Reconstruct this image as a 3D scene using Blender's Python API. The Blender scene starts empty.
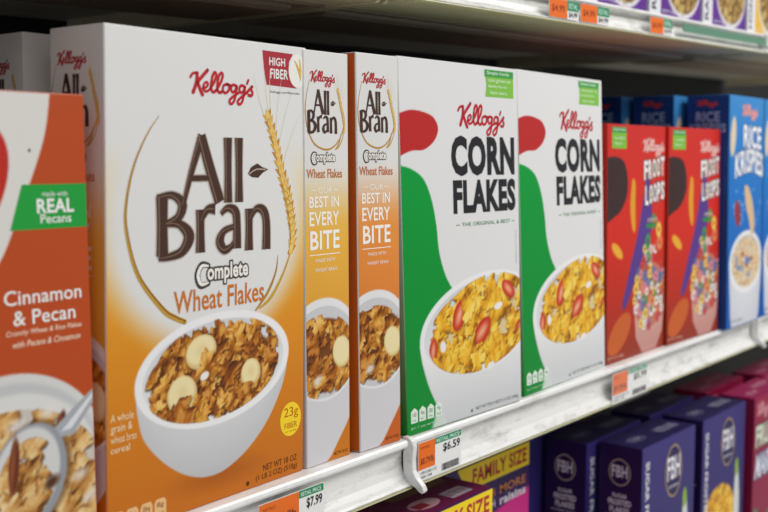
import bpy, bmesh, math, random
import numpy as np
from mathutils import Matrix, Vector

S = bpy.context.scene
COL = S.collection
PI = math.pi

# ------------------------------------------------------------------ camera
cam_d = bpy.data.cameras.new('camera'); cam = bpy.data.objects.new('camera', cam_d); COL.objects.link(cam)
F = Vector((0.78866959, 0.60797624, -0.09146134)); R = Vector((0.61053522, -0.79198911, 0)); U = Vector((0.07243638, 0.05584037, 0.99580863))
cam.matrix_world = Matrix(((R.x, U.x, -F.x, -0.5544387), (R.y, U.y, -F.y, -0.50139084), (R.z, U.z, -F.z, 0.222), (0, 0, 0, 1)))
cam_d.sensor_width = 36; cam_d.lens = 1067 / 768 * 36; cam_d.clip_start = .02
cam_d.dof.use_dof = True; cam_d.dof.focus_distance = .78; cam_d.dof.aperture_fstop = 8.0
S.camera = cam
# ------------------------------------------------------------------ light
W = bpy.data.worlds.new('world'); S.world = W; W.use_nodes = True
W.node_tree.nodes['Background'].inputs[0].default_value = (.80, .86, 1, 1); W.node_tree.nodes['Background'].inputs[1].default_value = .30
def area(name, loc, target, sx, sy, power, col=(1, .97, .92)):
    d = bpy.data.lights.new(name, 'AREA'); d.shape = 'RECTANGLE'; d.size = sx; d.size_y = sy; d.energy = power; d.color = col
    o = bpy.data.objects.new(name, d); COL.objects.link(o); o.location = loc
    o.rotation_euler = (Vector(target) - Vector(loc)).to_track_quat('-Z', 'Y').to_euler(); return o
area('aisle_and_fill_light', (1.5, -1.5, 1.75), (.6, 0, .1), 2.4, .35, 55)
area('aisle_and_fill_light', (-1.6, -1.9, 1.5), (.2, 0, .1), 1.6, .8, 9)  # weak fill added from the left to lift the box side panels, no actual fixture
vs = S.view_settings; S.display_settings.display_device = 'sRGB'
vs.view_transform = 'Standard'; vs.look = 'None'; vs.gamma = 1; vs.use_curve_mapping = False; vs.exposure = 0.08

# ------------------------------------------------------------------ materials
def lin(c):
    c = np.asarray(c, dtype=float) / 255.0
    return np.where(c <= .04045, c / 12.92, ((c + .055) / 1.055) ** 2.4)
def ink_material(name, rough, bump=.0, spec=.27):
    m = bpy.data.materials.new(name); m.use_nodes = True; nt = m.node_tree; b = nt.nodes['Principled BSDF']
    a = nt.nodes.new('ShaderNodeAttribute'); a.attribute_name = 'ink'
    nt.links.new(a.outputs['Color'], b.inputs['Base Color'])
    b.inputs['Roughness'].default_value = rough; b.inputs['Specular IOR Level'].default_value = spec
    if bump:
        t = nt.nodes.new('ShaderNodeTexCoord'); n = nt.nodes.new('ShaderNodeTexNoise'); n.inputs['Scale'].default_value = 45; n.inputs['Detail'].default_value = 3
        bp = nt.nodes.new('ShaderNodeBump'); bp.inputs['Strength'].default_value = bump; bp.inputs['Distance'].default_value = .002
        nt.links.new(t.outputs['Object'], n.inputs['Vector']); nt.links.new(n.outputs[0], bp.inputs['Height']); nt.links.new(bp.outputs[0], b.inputs['Normal'])
    return m
INK = ink_material('printed_carton_board', .42, .12)
TAGINK = ink_material('printed_tag_card', .5)
def metal(name, col, rough, dirt=None, scale=30, amount=.5, metallic=0.0, stretch=(1, 1, 1)):
    m = bpy.data.materials.new(name); m.use_nodes = True; nt = m.node_tree; b = nt.nodes['Principled BSDF']
    b.inputs['Roughness'].default_value = rough; b.inputs['Metallic'].default_value = metallic
    c1 = tuple(lin(col)) + (1,)
    if dirt is None: b.inputs['Base Color'].default_value = c1; return m
    t = nt.nodes.new('ShaderNodeTexCoord'); mp = nt.nodes.new('ShaderNodeMapping'); mp.inputs['Scale'].default_value = stretch
    n = nt.nodes.new('ShaderNodeTexNoise'); n.inputs['Scale'].default_value = scale; n.inputs['Detail'].default_value = 8; n.inputs['Roughness'].default_value = .7
    r = nt.nodes.new('ShaderNodeValToRGB'); r.color_ramp.elements[0].position = .36; r.color_ramp.elements[1].position = .5
    r.color_ramp.elements[0].color = tuple(lin(dirt)) + (1,); r.color_ramp.elements[1].color = c1
    nt.links.new(t.outputs['Object'], mp.inputs[0]); nt.links.new(mp.outputs[0], n.inputs['Vector']); nt.links.new(n.outputs[0], r.inputs[0])
    mx = nt.nodes.new('ShaderNodeMix'); mx.data_type = 'RGBA'; mx.inputs[0].default_value = amount; mx.inputs[6].default_value = c1
    nt.links.new(r.outputs[0], mx.inputs[7]); nt.links.new(mx.outputs[2], b.inputs['Base Color'])
    return m
M_RAIL = metal('worn_white_enamel', (234, 234, 230), .35, (150, 148, 138), 40, .5, 0, (.5, 1, 1.6))
M_NOSE = metal('white_enamel', (240, 240, 238), .3, (190, 188, 180), 12, .5)
M_DECK = metal('shelf_deck_enamel', (190, 188, 178), .5, (150, 146, 132), 9, .5)
M_UND = metal('grey_beige_shelf_paint', (206, 196, 166), .5, (180, 168, 138), 6, .5, 0, (1, 5, 1))
M_RIB = metal('brown_grey_shelf_paint', (150, 134, 118), .5, (120, 106, 92), 8, .5)
M_BACK = metal('dark_back_panel_paint', (24, 22, 19), .8, (16, 15, 13), 10, .5)
M_YEL = metal('yellowed_plastic_strip', (196, 192, 150), .4)
M_CLIP = metal('white_end_clip_plastic', (236, 236, 234), .35, (190, 190, 186), 60, .4)
def clear():
    m = bpy.data.materials.new('clear_tag_plastic'); m.use_nodes = True; b = m.node_tree.nodes['Principled BSDF']
    b.inputs['Base Color'].default_value = (.95, .97, 1, 1); b.inputs['Roughness'].default_value = .12; b.inputs['Alpha'].default_value = .05; return m
M_CLEAR = clear()

# ------------------------------------------------------------------ object helpers
def link_mesh(name, verts, faces, mat, parent=None, cols=None, smooth=False):
    me = bpy.data.meshes.new(name); me.from_pydata(verts, [], faces)
    if cols is not None:
        at = me.color_attributes.new('ink', 'FLOAT_COLOR', 'POINT')
        a = np.ones((len(verts), 4), dtype=np.float32); a[:, :3] = lin(cols); at.data.foreach_set('color', a.ravel())
    me.materials.append(mat); me.update()
    if smooth: me.polygons.foreach_set('use_smooth', np.ones(len(me.polygons), dtype=bool))
    o = bpy.data.objects.new(name, me); COL.objects.link(o)
    if parent: o.parent = parent
    return o
def root(name, loc, rz, label, cat, group=None):
    o = bpy.data.objects.new(name, None); COL.objects.link(o); o.empty_display_size = .05
    o.location = loc; o.rotation_euler = (0, 0, rz); o['label'] = label; o['category'] = cat
    if group: o['group'] = group
    return o
def copy_tree(o, loc, rz, label, group=None):
    c = o.copy(); COL.objects.link(c); c.location = loc; c.rotation_euler = (0, 0, rz); c['label'] = label
    if group: c['group'] = group
    for ch in list(o.children):
        d = ch.copy(); COL.objects.link(d); d.parent = c
        for g in list(ch.children):
            e = g.copy(); COL.objects.link(e); e.parent = d
    return c

# ------------------------------------------------------------------ 2D artwork: pieces = (verts, faces, colour, layer)
_tc = {}
def text(s, box, col, layer=2, bold=0.0, shear=0.0, outline=None, rot=0, jitter=None):
    """printed words fitted into box (u0, v0, u1, v1) in mm"""
    key = (s, bold)
    def glyphs(bold):
        k = (s, bold)
        if k not in _tc:
            cu = bpy.data.curves.new('t', 'FONT'); cu.body = s; cu.offset = bold; cu.resolution_u = 3; cu.space_character = 1.0 + bold * 1.5
            ob = bpy.data.objects.new('t', cu); COL.objects.link(ob); dg = bpy.context.evaluated_depsgraph_get()
            me = bpy.data.meshes.new_from_object(ob.evaluated_get(dg))
            v = np.array([w.co[:2] for w in me.vertices]); f = [tuple(p.vertices) for p in me.polygons]
            bpy.data.objects.remove(ob); bpy.data.curves.remove(cu); bpy.data.meshes.remove(me); _tc[k] = (v, f)
        return _tc[k]
    v, f = glyphs(bold); lo = v.min(0); hi = v.max(0)
    u0, v0, u1, v1 = box
    out = []
    def place(v):
        q = (v - lo) / (hi - lo)
        if rot == 90: x = u1 - q[:, 1] * (u1 - u0); y = v0 + q[:, 0] * (v1 - v0)
        elif rot == -90: x = u0 + q[:, 1] * (u1 - u0); y = v1 - q[:, 0] * (v1 - v0)
        else: x = u0 + q[:, 0] * (u1 - u0) + shear * (q[:, 1]) * (v1 - v0); y = v0 + q[:, 1] * (v1 - v0)
        if jitter: y = y + jitter(q[:, 0]) * (v1 - v0)
        return np.stack([x, y], 1)
    if outline:
        oc, amt = outline; cu_s = 1.0
        # outline = same glyphs grown along the boundary by stroking the shape's edges
        base = place(v); edges = {}
        for fa in f:
            for i in range(len(fa)):
                a, b = fa[i], fa[(i + 1) % len(fa)]; k = (min(a, b), max(a, b)); edges[k] = edges.get(k, 0) + 1
        vv = []; ff = []
        for (a, b), n in edges.items():
            if n != 1: continue
            p, q = base[a], base[b]; d = q - p; L = np.hypot(*d)
            if L < 1e-6: continue
            d = d / L; nn = np.array([-d[1], d[0]]) * amt; e = d * amt * .6; k = len(vv)
            vv += [p - e + nn, p - e - nn, q + e - nn, q + e + nn]; ff.append((k, k + 1, k + 2, k + 3))
        out.append((np.array(vv), ff, oc, layer)); out.append((base, f, col, layer + 1))
    else: out.append((place(v), f, col, layer))
    return out
def spline(pts, n=8):
    P = np.array(pts, dtype=float); out = []
    for i in range(len(P) - 1):
        p0 = P[max(i - 1, 0)]; p1 = P[i]; p2 = P[i + 1]; p3 = P[min(i + 2, len(P) - 1)]
        for t in np.linspace(0, 1, n, endpoint=False):
            out.append(.5 * ((2 * p1) + (-p0 + p2) * t + (2 * p0 - 5 * p1 + 4 * p2 - p3) * t * t + (-p0 + 3 * p1 - 3 * p2 + p3) * t ** 3))
    out.append(P[-1]); return np.array(out)
def ribbon(pts, w, col, layer=2, n=8, cap=True):
    """stroke; pts (x, y) with widths w: a number or one per control point"""
    P = np.array(pts, dtype=float)
    ww = np.full(len(P), w, dtype=float) if np.isscalar(w) else np.array(w, dtype=float)
    Q = spline(np.column_stack([P, ww]), n) if len(P) > 2 else np.column_stack([P, ww])
    xy = Q[:, :2]; ww = np.maximum(Q[:, 2], .02); d = np.gradient(xy, axis=0); L = np.hypot(d[:, 0], d[:, 1]) + 1e-9; d /= L[:, None]
    nn = np.stack([-d[:, 1], d[:, 0]], 1) * ww[:, None] / 2
    v = np.concatenate([xy + nn, xy - nn]); m = len(xy); f = [(i, i + 1, m + i + 1, m + i) for i in range(m - 1)]
    v = list(map(tuple, v))
    if cap:
        for c, r in ((xy[0], ww[0] / 2), (xy[-1], ww[-1] / 2)):
            if r < .15: continue
            k = len(v); v += [(c[0] + r * math.cos(a), c[1] + r * math.sin(a)) for a in np.linspace(0, 2 * PI, 10, endpoint=False)]; f.append(tuple(range(k, k + 10)))
    return (np.array(v), f, col, layer)
def poly(pts, col, layer=1): return (np.array(pts, dtype=float), [tuple(range(len(pts)))], col, layer)
def oval(cx, cy, rx, ry, col, layer=1, n=36, rot=0):
    a = np.linspace(0, 2 * PI, n, endpoint=False); x = rx * np.cos(a); y = ry * np.sin(a); c, s = math.cos(rot), math.sin(rot)
    return poly(np.stack([cx + x * c - y * s, cy + x * s + y * c], 1), col, layer)
def rect(u0, v0, u1, v1, col, layer=1):
    n = max(1, int((u1 - u0) / 5)); us = np.linspace(u0, u1, n + 1)
    return (np.array([(u, v0) for u in us] + [(u, v1) for u in us]), [(i, i + 1, n + 2 + i, n + 1 + i) for i in range(n)], col, layer)
def xf(pieces, sx, sy, dx, dy, shear=0):
    out = []
    for v, f, c, l in pieces:
        v = np.array(v); out.append((np.stack([v[:, 0] * sx + v[:, 1] * shear + dx, v[:, 1] * sy + dy], 1), f, c, l))
    return out
# cursive red brand signature, unit drawing about 10 wide, 3.4 tall
KEL = [([(.55, 2.45), (.5, 1.6), (.3, .8), (.0, .0)], .46), ([(-.35, 1.9), (.0, 2.4), (.55, 2.5)], .3), ([(1.95, 2.95), (1.3, 2.2), (.6, 1.35), (.45, 1.2)], .42), ([(.6, 1.3), (.85, .6), (1.1, .0), (1.25, -.25)], .45),
       ([(1.3, .55), (1.75, .75), (2.0, 1.15), (1.8, 1.4), (1.45, 1.1), (1.35, .55), (1.6, .2), (2.0, .3), (2.4, .7)], .3),
       ([(2.3, .6), (2.9, 1.6), (3.15, 2.4), (2.95, 2.75), (2.65, 2.3), (2.45, 1.3), (2.45, .5), (2.75, .15), (3.2, .5)], .36),
       ([(3.1, .4), (3.75, 1.5), (4.05, 2.4), (3.85, 2.75), (3.5, 2.3), (3.3, 1.3), (3.3, .5), (3.6, .15), (4.0, .35)], .36),
       ([(4.55, 1.3), (4.15, 1.1), (4.05, .5), (4.4, .15), (4.85, .5), (4.95, 1.1), (4.6, 1.35), (5.2, 1.15)], .33),
       ([(5.95, 1.2), (5.5, 1.3), (5.2, .85), (5.4, .35), (5.8, .55), (6.05, 1.2), (5.9, .2), (5.6, -.9), (5.15, -1.25), (4.95, -.85), (5.5, -.25), (6.3, .3)], .33),
       ([(7.15, 1.2), (6.7, 1.3), (6.4, .85), (6.6, .35), (7.0, .55), (7.25, 1.2), (7.1, .2), (6.8, -.9), (6.35, -1.25), (6.15, -.85), (6.7, -.25), (7.6, .45)], .33),
       ([(7.75, 2.1), (7.55, 1.6)], .3),
       ([(7.5, .4), (8.1, 1.05), (8.35, 1.35), (8.15, .9), (8.35, .45), (8.2, .05), (7.75, .05)], .36)]
def signature(u0, v0, u1, v1, col, outline=None, layer=3, fat=1.0):
    out = []; w = u1 - u0; h = v1 - v0; sx = w / 9.0; sy = h / 4.4
    def T(p): return (u0 + (p[0] + .45) * sx, v0 + (p[1] + 1.35) * sy + 0 * p[0])
    s = (sx + sy) / 2
    for pts, wd in KEL:
        P = [T(p) for p in pts]
        if outline: out.append(ribbon(P, wd * s * fat + outline[1], outline[0], layer - 1, 5))
        out.append(ribbon(P, wd * s * fat, col, layer, 5))
    return out
# flared brown title letters, unit = 1 mm on the large face
def title_letters():
    L = []
    A = [([(59, 193.5), (66, 214), (75, 236)], [3.5, 5, 7]), ([(74, 236), (82, 214), (90, 194)], [8, 9, 9.5]), ([(64, 209.5), (86, 209.5)], [4, 4])]
    l1 = [([(97.5, 235), (97.5, 214), (97.5, 193.5)], [8, 6.8, 8])]; l2 = [([(107.6, 235), (107.6, 214), (107.6, 193.5)], [8, 6.8, 8])]
    B = [([(42, 199), (42, 182), (42, 163)], [10, 9, 10]), ([(38, 198), (50, 199.5), (58, 194), (55, 186), (46, 182.5)], [4.5, 5, 8, 6.5, 4.5]), ([(46, 182.5), (56, 181.5), (63.5, 174), (58, 165), (47, 162.2), (39, 162)], [4.5, 6, 9.5, 7, 5, 4])]
    r = [([(73, 190), (73, 178), (73, 163)], [8, 7.2, 8.5]), ([(74, 183), (79, 189.5), (86, 190)], [3.5, 5.5, 8])]
    a = [([(91, 186.5), (97, 190), (104, 187.5), (105.5, 179), (105.5, 163.5)], [3.5, 5, 7.5, 7.5, 8.5]), ([(104, 178), (94, 175.5), (90, 169), (94, 163.5), (100, 165), (105, 170)], [4, 5, 8, 6.5, 4.5, 3.5])]
    n = [([(117, 189), (117, 176), (117, 161.5)], [8, 7.2, 8.5]), ([(118, 182), (124, 188.5), (131, 187), (134, 179), (134, 161)], [3.5, 5, 7.5, 8, 9])]
    for g in (A, l1, l2, B, r, a, n): L += g
    return L
DKB = (74, 50, 40)
def all_bran(fn, outline=True, s=1.0):
    """fn maps big-face mm to destination mm; s scales stroke widths"""
    out = []
    for pts, w in title_letters():
        P = [fn(*p) for p in pts]
        if outline: out.append(ribbon(P, [x * s * .9 + 1.5 for x in w], (186, 172, 158), 2, 6, False))
        out.append(ribbon(P, [x * s * (.9 if outline else .95) for x in w], DKB, 3, 6, False))
        if outline and max(w) > 6:
            off = [(p[0] - .26 * ww, p[1]) for p, ww in zip(pts, w)]
            out.append(ribbon([fn(*p) for p in off][0:], [min(.9, x * .12) for x in w], (130, 104, 88), 4, 6, False))
    leaf = [(116, 211.5), (119, 216), (125, 218.5), (130, 216), (136, 214.5), (130, 212), (126, 209), (120, 209.5)]
    out.append(poly([fn(*p) for p in leaf], DKB, 3))
    out.append(ribbon([fn(*p) for p in [(117, 211.5), (124, 214.5), (133, 214.3)]], .7 * s, (200, 180, 160), 4))
    return out
def wheat_ear(fn, s=1.0, seed=1):
    rng = random.Random(seed); out = []
    path = spline([(137, 247), (143, 232), (149, 214), (156, 196), (160, 180), (161, 165), (157, 152)], 10)
    for a0 in ((137, 250, 132, 285), (139, 246, 138, 288), (143, 235, 150, 278), (146, 228, 160, 268), (150, 215, 168, 252), (134, 246, 122, 276)):
        out.append(ribbon([fn(a0[0], a0[1]), fn((a0[0] + a0[2]) / 2 - 1, (a0[1] + a0[3]) / 2), fn(a0[2], a0[3])], [.5 * s, .4 * s, .1], (222, 208, 170), 1, 5, False))
    m = len(path)
    for i in range(2, m - 2, 3):
        x, y = path[i]; d = path[i + 1] - path[i - 1]; th = math.atan2(-d[1], -d[0]); k = 1 if (i // 3) % 2 else -1
        size = 6.2 - 1.6 * abs(i / m - .5)
        for kk, c in ((k, (196, 138, 40)), (-k, (222, 170, 66)), (0, (238, 200, 110))):
            a = th + kk * .62; bx = x + kk * 1.7; 
            tip = (bx + math.cos(a) * size * 1.9, y + math.sin(a) * size * 1.9)
            out.append(ribbon([fn(bx, y), fn((bx + tip[0]) / 2 + kk * .8, (y + tip[1]) / 2), fn(*tip)], [1.8 * s, size * .72 * s, .3 * s], c, 3 + (kk == 0), 4, False))
    out.append(ribbon([fn(160, 158), fn(151, 142), fn(139, 128), fn(128, 122)], [1.2 * s, 2 * s, 2.6 * s, 1.5 * s], (200, 160, 60), 2))
    out.append(ribbon([fn(146, 156), fn(144, 145), fn(136, 132), fn(124, 121)], [.4 * s, 1.6 * s, 2.2 * s, 1.2 * s], (176, 132, 36), 2))
    return out
def gold_arc(fn, s=1.0):
    P = [(40, 247), (30.6, 235.5), (21, 218), (15.4, 198), (15, 180), (23.5, 153), (42, 131), (52, 124.5), (60, 121)]
    return [ribbon([fn(*p) for p in P], [.3, .9 * s, 1.5 * s, 2 * s, 2.4 * s, 3 * s, 3.6 * s, 3.6 * s, 3.2 * s], (196, 152, 58), 2),
            ribbon([fn(p[0] + .7, p[1] + .5) for p in P], [.1, .3 * s, .5 * s, .6 * s, .7 * s, .8 * s, .9 * s, .9 * s, .8 * s], (140, 96, 28), 3)]

# ------------------------------------------------------------------ raster prints (photographs of cereal printed on the cartons)
class Canvas:
    def __init__(s, w, h, res, bg):
        s.w, s.h = w, h; s.nx = max(2, int(round(w / res)) + 1); s.ny = max(2, int(round(h / res)) + 1); s.res = res
        s.x = np.linspace(0, w, s.nx); s.y = np.linspace(0, h, s.ny); s.X, s.Y = np.meshgrid(s.x, s.y)
        s.A = np.zeros((s.ny, s.nx, 3)); s.A[:] = bg(s.X, s.Y) if callable(bg) else np.array(bg)
    def blend(s, al, col): col = np.asarray(col, dtype=float); s.A += (col - s.A) * al[..., None]
    def ell(s, cx, cy, rx, ry, rot=0, soft=0):
        dx = s.X - cx; dy = s.Y - cy; c, k = math.cos(rot), math.sin(rot); p = (dx * c + dy * k) / rx; q = (-dx * k + dy * c) / ry
        return np.clip(.5 - (np.sqrt(p * p + q * q) - 1) * min(rx, ry) / (s.res + soft), 0, 1)
    def pol(s, pts, soft=0):
        P = np.array(pts, dtype=float); X, Y = s.X, s.Y; ins = np.zeros(X.shape, bool); D = np.full(X.shape, 1e9)
        for i in range(len(P)):
            a = P[i - 1]; b = P[i]; d = b - a; L = d @ d + 1e-12
            t = np.clip(((X - a[0]) * d[0] + (Y - a[1]) * d[1]) / L, 0, 1); D = np.minimum(D, np.hypot(X - a[0] - t * d[0], Y - a[1] - t * d[1]))
            cr = ((a[1] > Y) != (b[1] > Y)); xs = (b[0] - a[0]) * (Y - a[1]) / (b[1] - a[1] + 1e-12) + a[0]; ins ^= (cr & (X < xs))
        return np.clip(.5 + np.where(ins, D, -D) / (s.res + soft), 0, 1)
def ramp(t, cols):
    t = np.clip(t, 0, 1) * (len(cols) - 1); i = np.minimum(t.astype(int), len(cols) - 2); f = (t - i)[..., None]; C = np.array(cols, dtype=float)
    return C[i] * (1 - f) + C[i + 1] * f
def flakes(cv, mask, box, n, size, pals, seed, shadow=.5, rough=1.0):
    rng = np.random.RandomState(seed); x0, y0, x1, y1 = box; items = []
    gx = int(max(2, math.sqrt(n * (x1 - x0) / max(1, (y1 - y0))))); gy = max(2, n // gx)
    for i in range(gx):
        for j in range(gy):
            items.append((x0 + (i + rng.uniform(0, 1)) * (x1 - x0) / gx, y0 + (j + rng.uniform(0, 1)) * (y1 - y0) / gy))
    items.sort(key=lambda p: -p[1] + rng.uniform(-4, 4))
    def win(cx, cy, r):
        ix0 = np.searchsorted(cv.x, cx - r); ix1 = np.searchsorted(cv.x, cx + r); iy0 = np.searchsorted(cv.y, cy - r); iy1 = np.searchsorted(cv.y, cy + r)
        return slice(iy0, iy1), slice(ix0, ix1)
    for cx, cy in items:
        sx = size * rng.uniform(.75, 1.3); sy = sx * rng.uniform(.68, 1.0); a = rng.uniform(0, PI); ph = rng.uniform(0, 6.28, 8); pal = pals[rng.randint(len(pals))]
        sl = win(cx, cy, sx * 1.7 + 2)
        if sl[0].stop - sl[0].start < 3 or sl[1].stop - sl[1].start < 3: continue
        X = cv.X[sl] - cx; Y = cv.Y[sl] - cy; c, k = math.cos(a), math.sin(a)
        def shape(X, Y):
            p = (X * c + Y * k) / sx; q = (-X * k + Y * c) / sy; r = np.sqrt(p * p + q * q); th = np.arctan2(q, p)
            return p, q, r, 1 + rough * (.16 * np.sin(3 * th + ph[0]) + .1 * np.sin(5 * th + ph[1]) + .07 * np.sin(9 * th + ph[2]) + .04 * np.sin(15 * th + ph[6]))
        m = mask[sl]
        p, q, r, B = shape(X - .5, Y + 1.1); sh = np.clip((B * 1.06 - r) * sy / (cv.res * 2.5) + .3, 0, 1) * shadow
        W_ = cv.A[sl]; W_ += (np.array(pal[0]) * .55 - W_) * (sh * m)[..., None]
        p, q, r, B = shape(X, Y); al = np.clip((B - r) * sy / cv.res + .5, 0, 1)
        h = sx * (.36 * np.sin(2.3 * p + ph[3]) * np.cos(1.9 * q + ph[4]) + .05 * np.sin(6 * p + ph[5] + 2 * q) + .018 * np.sin(11 * q + ph[7]) * np.sin(10 * p + ph[1]) + .26 * (r / B) ** 3 * rng.choice([-1, 1]))
        gy_, gx_ = np.gradient(h, cv.y[1] - cv.y[0], cv.x[1] - cv.x[0])
        shd = (gx_ * .55 - gy_ * .65 + .9) / np.sqrt(1 + gx_ ** 2 + gy_ ** 2); t = np.clip(.12 + .62 * shd + rng.uniform(-.08, .08), 0, 1)
        W_ += (ramp(t, pal) - W_) * (al * m)[..., None]
def bowl(cv, wall, cx, cy, rx, ry, rot, light=(232, 232, 232), dark=(176, 176, 180), rim=4.5, ground=None):
    m = cv.pol([tuple(p) for p in spline(wall[:-1], 6)] + [wall[-1]]); ys = [p[1] for p in wall]; y0, y1 = min(ys), max(ys)
    t = np.clip((cv.Y - y0) / (y1 - y0), 0, 1); side = np.abs((cv.X - cx) / rx)
    cv.blend(m, ramp(.25 + .75 * t ** .7 - .35 * side ** 3 - .1 * (cv.X > cx) * side, [dark, light]))
    cv.blend(cv.ell(cx, cy, rx, ry, rot), (240, 240, 240))
    inner = cv.ell(cx, cy - .4, rx - rim, ry - rim * .75, rot); cv.blend(inner, ramp(np.clip((cv.Y - cy + ry) / (2 * ry), 0, 1), [(236, 236, 236), (206, 208, 212)]))
    return inner
def col3(c, X): return np.broadcast_to(np.array(c, dtype=float), X.shape + (3,))
BRAN = [[(84, 38, 6), (150, 84, 20), (198, 130, 42), (240, 196, 110)], [(100, 48, 8), (176, 106, 28), (216, 152, 56), (248, 210, 126)], [(70, 30, 6), (128, 66, 14), (180, 106, 30), (226, 168, 84)]]
CORN = [[(150, 88, 8), (224, 160, 26), (244, 194, 52), (252, 226, 120)], [(140, 84, 10), (216, 148, 22), (240, 182, 40), (250, 216, 100)]]

def ban_bg(pal_mid, pal_low, y_mid=165, y_top=215):
    def bg(X, Y):
        white = np.array((226, 225, 222.)); mid = np.array(pal_mid, dtype=float); low = np.array(pal_low, dtype=float)
        t = np.clip((y_top - Y) / (y_top - y_mid), 0, 1); t = t * t * (3 - 2 * t); s = np.clip((y_mid - Y) / y_mid, 0, 1)
        c = mid * (1 - s[..., None]) + low * s[..., None]
        return white * (1 - t[..., None]) + c * t[..., None]
    return bg
def art_bran_front(w=175, h=298, res=.7):
    def bg(X, Y):
        white = np.array((226, 226, 224.)); c = ramp(np.clip(1 - Y / 230, 0, 1), [(244, 204, 110), (236, 172, 56), (224, 146, 32), (212, 126, 22), (200, 110, 20)])
        d = np.sqrt(((X - 84) / 74) ** 2 + ((Y - 182) / 66) ** 2)          # white glow printed round the ring
        a = np.clip((d - 1.0) / .42, 0, 1); a = a * a * (3 - 2 * a)
        top = np.clip((238 - Y) / 62, 0, 1); top = top * top * (3 - 2 * top)
        a = (a * top)[..., None]
        return white * (1 - a) + c * a
    cv = Canvas(w, h, res, bg)
    cv.blend(cv.ell(92, 17, 30, 7, 0, 10) * .45, (150, 70, 10))
    wall = [(21, 80), (22, 70), (26, 55), (34, 44), (46, 33), (60, 24), (75, 18.5), (90, 17.5), (104, 21), (120, 29), (137, 43), (150, 61), (156, 75), (157, 82), (90, 95)]
    inner = bowl(cv, wall, 89.5, 87, 69.5, 36.5, .045, rim=6)
    ir = cv.ell(88, 84, 60, 29.5, .06)
    cv.blend(cv.ell(89, 84, 56, 26, .05, 1), (120, 68, 24))
    flakes(cv, np.maximum(ir, cv.ell(92, 92, 56, 27, .03)), (34, 60, 144, 112), 74, 7.4, BRAN, 3, .8, 1.5)
    for (x, y, rx, ry, rot) in ((74, 100, 13.5, 10.5, .3), (58, 75, 12.5, 12, .5), (120, 79, 9.5, 10, -.3)):
        cv.blend(cv.ell(x + .8, y - 2, rx + 1, ry + .5, rot, 2) * .7, (110, 60, 20)); cv.blend(cv.ell(x, y, rx, ry, rot), (222, 196, 132))
        cv.blend(cv.ell(x - .6, y + 1.4, rx - 1.6, ry - 1.8, rot, 1), (240, 224, 172)); cv.blend(cv.ell(x, y + 1, rx * .35, ry * .35, rot, 3) * .5, (226, 200, 140))
    flakes(cv, ir * (cv.Y < 74), (40, 58, 138, 69), 14, 7.5, BRAN, 9, .5, 1.4); flakes(cv, ir, (78, 82, 108, 100), 5, 8, BRAN, 19, .5, 1.4)
    cv.blend(cv.ell(77, 84, 4, 2.6, .4), (238, 236, 232)); 
    I = lambda x, y: (x, y)
    P = {}
    P['title_lettering'] = all_bran(I)
    P['brand_signature'] = signature(65, 256, 122, 277, (190, 36, 42), None, 3, 1.05)
    P['ring_and_wheat'] = gold_arc(I) + wheat_ear(I)
    P['fiber_badge'] = [poly([(130.5, 293), (161, 292.6), (157, 287), (156.5, 280), (160, 273), (165, 269.5), (134.5, 270.5), (132, 280)], (172, 48, 60), 1), oval(166, 281.5, 9.3, 11.5, (240, 238, 230), 2)] + \
        text('HIGH', (137, 283.5, 153, 289), (240, 236, 232), 3, .02) + text('FIBER', (138, 275, 156, 281.5), (240, 236, 232), 3, .02) + \
        [ribbon([(163, 288), (167, 282), (169, 275)], [1, 2.2, .6], (214, 176, 80), 3), ribbon([(168, 289), (169, 282), (169, 275)], [1, 2, .6], (226, 192, 100), 4)] + text('Kelloggs.com/fiberrules', (138, 265, 168, 267), (90, 90, 96), 2)
    P['subtitle_lettering'] = text('omplete', (79, 142, 116, 155.5), (244, 240, 232), 3, .03, outline=((70, 58, 50), 1.1)) + \
        [ribbon([(80, 154.5), (74, 155), (70.5, 149), (73, 142.5), (80, 143)], [3.4, 4.6, 5, 4.6, 3.4], (70, 58, 50), 2), ribbon([(79.5, 154.2), (74, 154.4), (71, 149), (73.5, 143.2), (79.5, 143.6)], [1.4, 2.2, 2.6, 2.2, 1.4], (244, 240, 232), 4)] + \
        text('Wheat Flakes', (51, 126.5, 132, 140.5), (206, 116, 36), 3, .012)
    P['fiber_amount_badge'] = [oval(161, 40, 11, 12, (250, 214, 40), 1)] + text('23g', (154, 40, 169, 48.5), (190, 80, 20), 2) + text('FIBER', (154.5, 33.6, 168, 37.6), (190, 80, 20), 2) + text('per serving', (155.5, 30.6, 167, 32.2), (190, 80, 20), 2)
    P['net_weight_print'] = text('NET WT 18 OZ', (133, 9.5, 168, 13.8), (90, 46, 16), 2) + text('(1 LB 2 OZ) (510g)', (126, 3, 168, 7.8), (90, 46, 16), 2) + [oval(118, 4.5, 1.6, 1.6, (90, 46, 16), 1)]
    P['cereal_note'] = text('A whole', (3, 68.6, 20, 73.4), (250, 226, 180), 2) + text('grain &', (3, 61, 19, 67.2), (250, 226, 180), 2) + text('wheat bran', (3, 56, 22, 60.6), (250, 226, 180), 2) + text('cereal', (3, 50, 17, 54.2), (250, 226, 180), 2)
    ic = []
    for i, (a, b) in enumerate((('160', 'CAL'), ('0g', 'SAT FAT'), ('300mg', 'SODIUM'), ('8g', 'SUGARS'))):
        x = 3 + i * 11; ic += [poly([(x, 2), (x + 9.6, 2), (x + 9.6, 12), (x + 8, 14.5), (x + 1.6, 14.5), (x, 12)], (238, 190, 130), 1)] + text(a, (x + 2, 8.4, x + 7.6, 12.4), (120, 60, 20), 2) + text(b, (x + 1.6, 4, x + 8, 6), (120, 60, 20), 2)
    P['nutrition_icons'] = ic
    return cv, P
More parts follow.
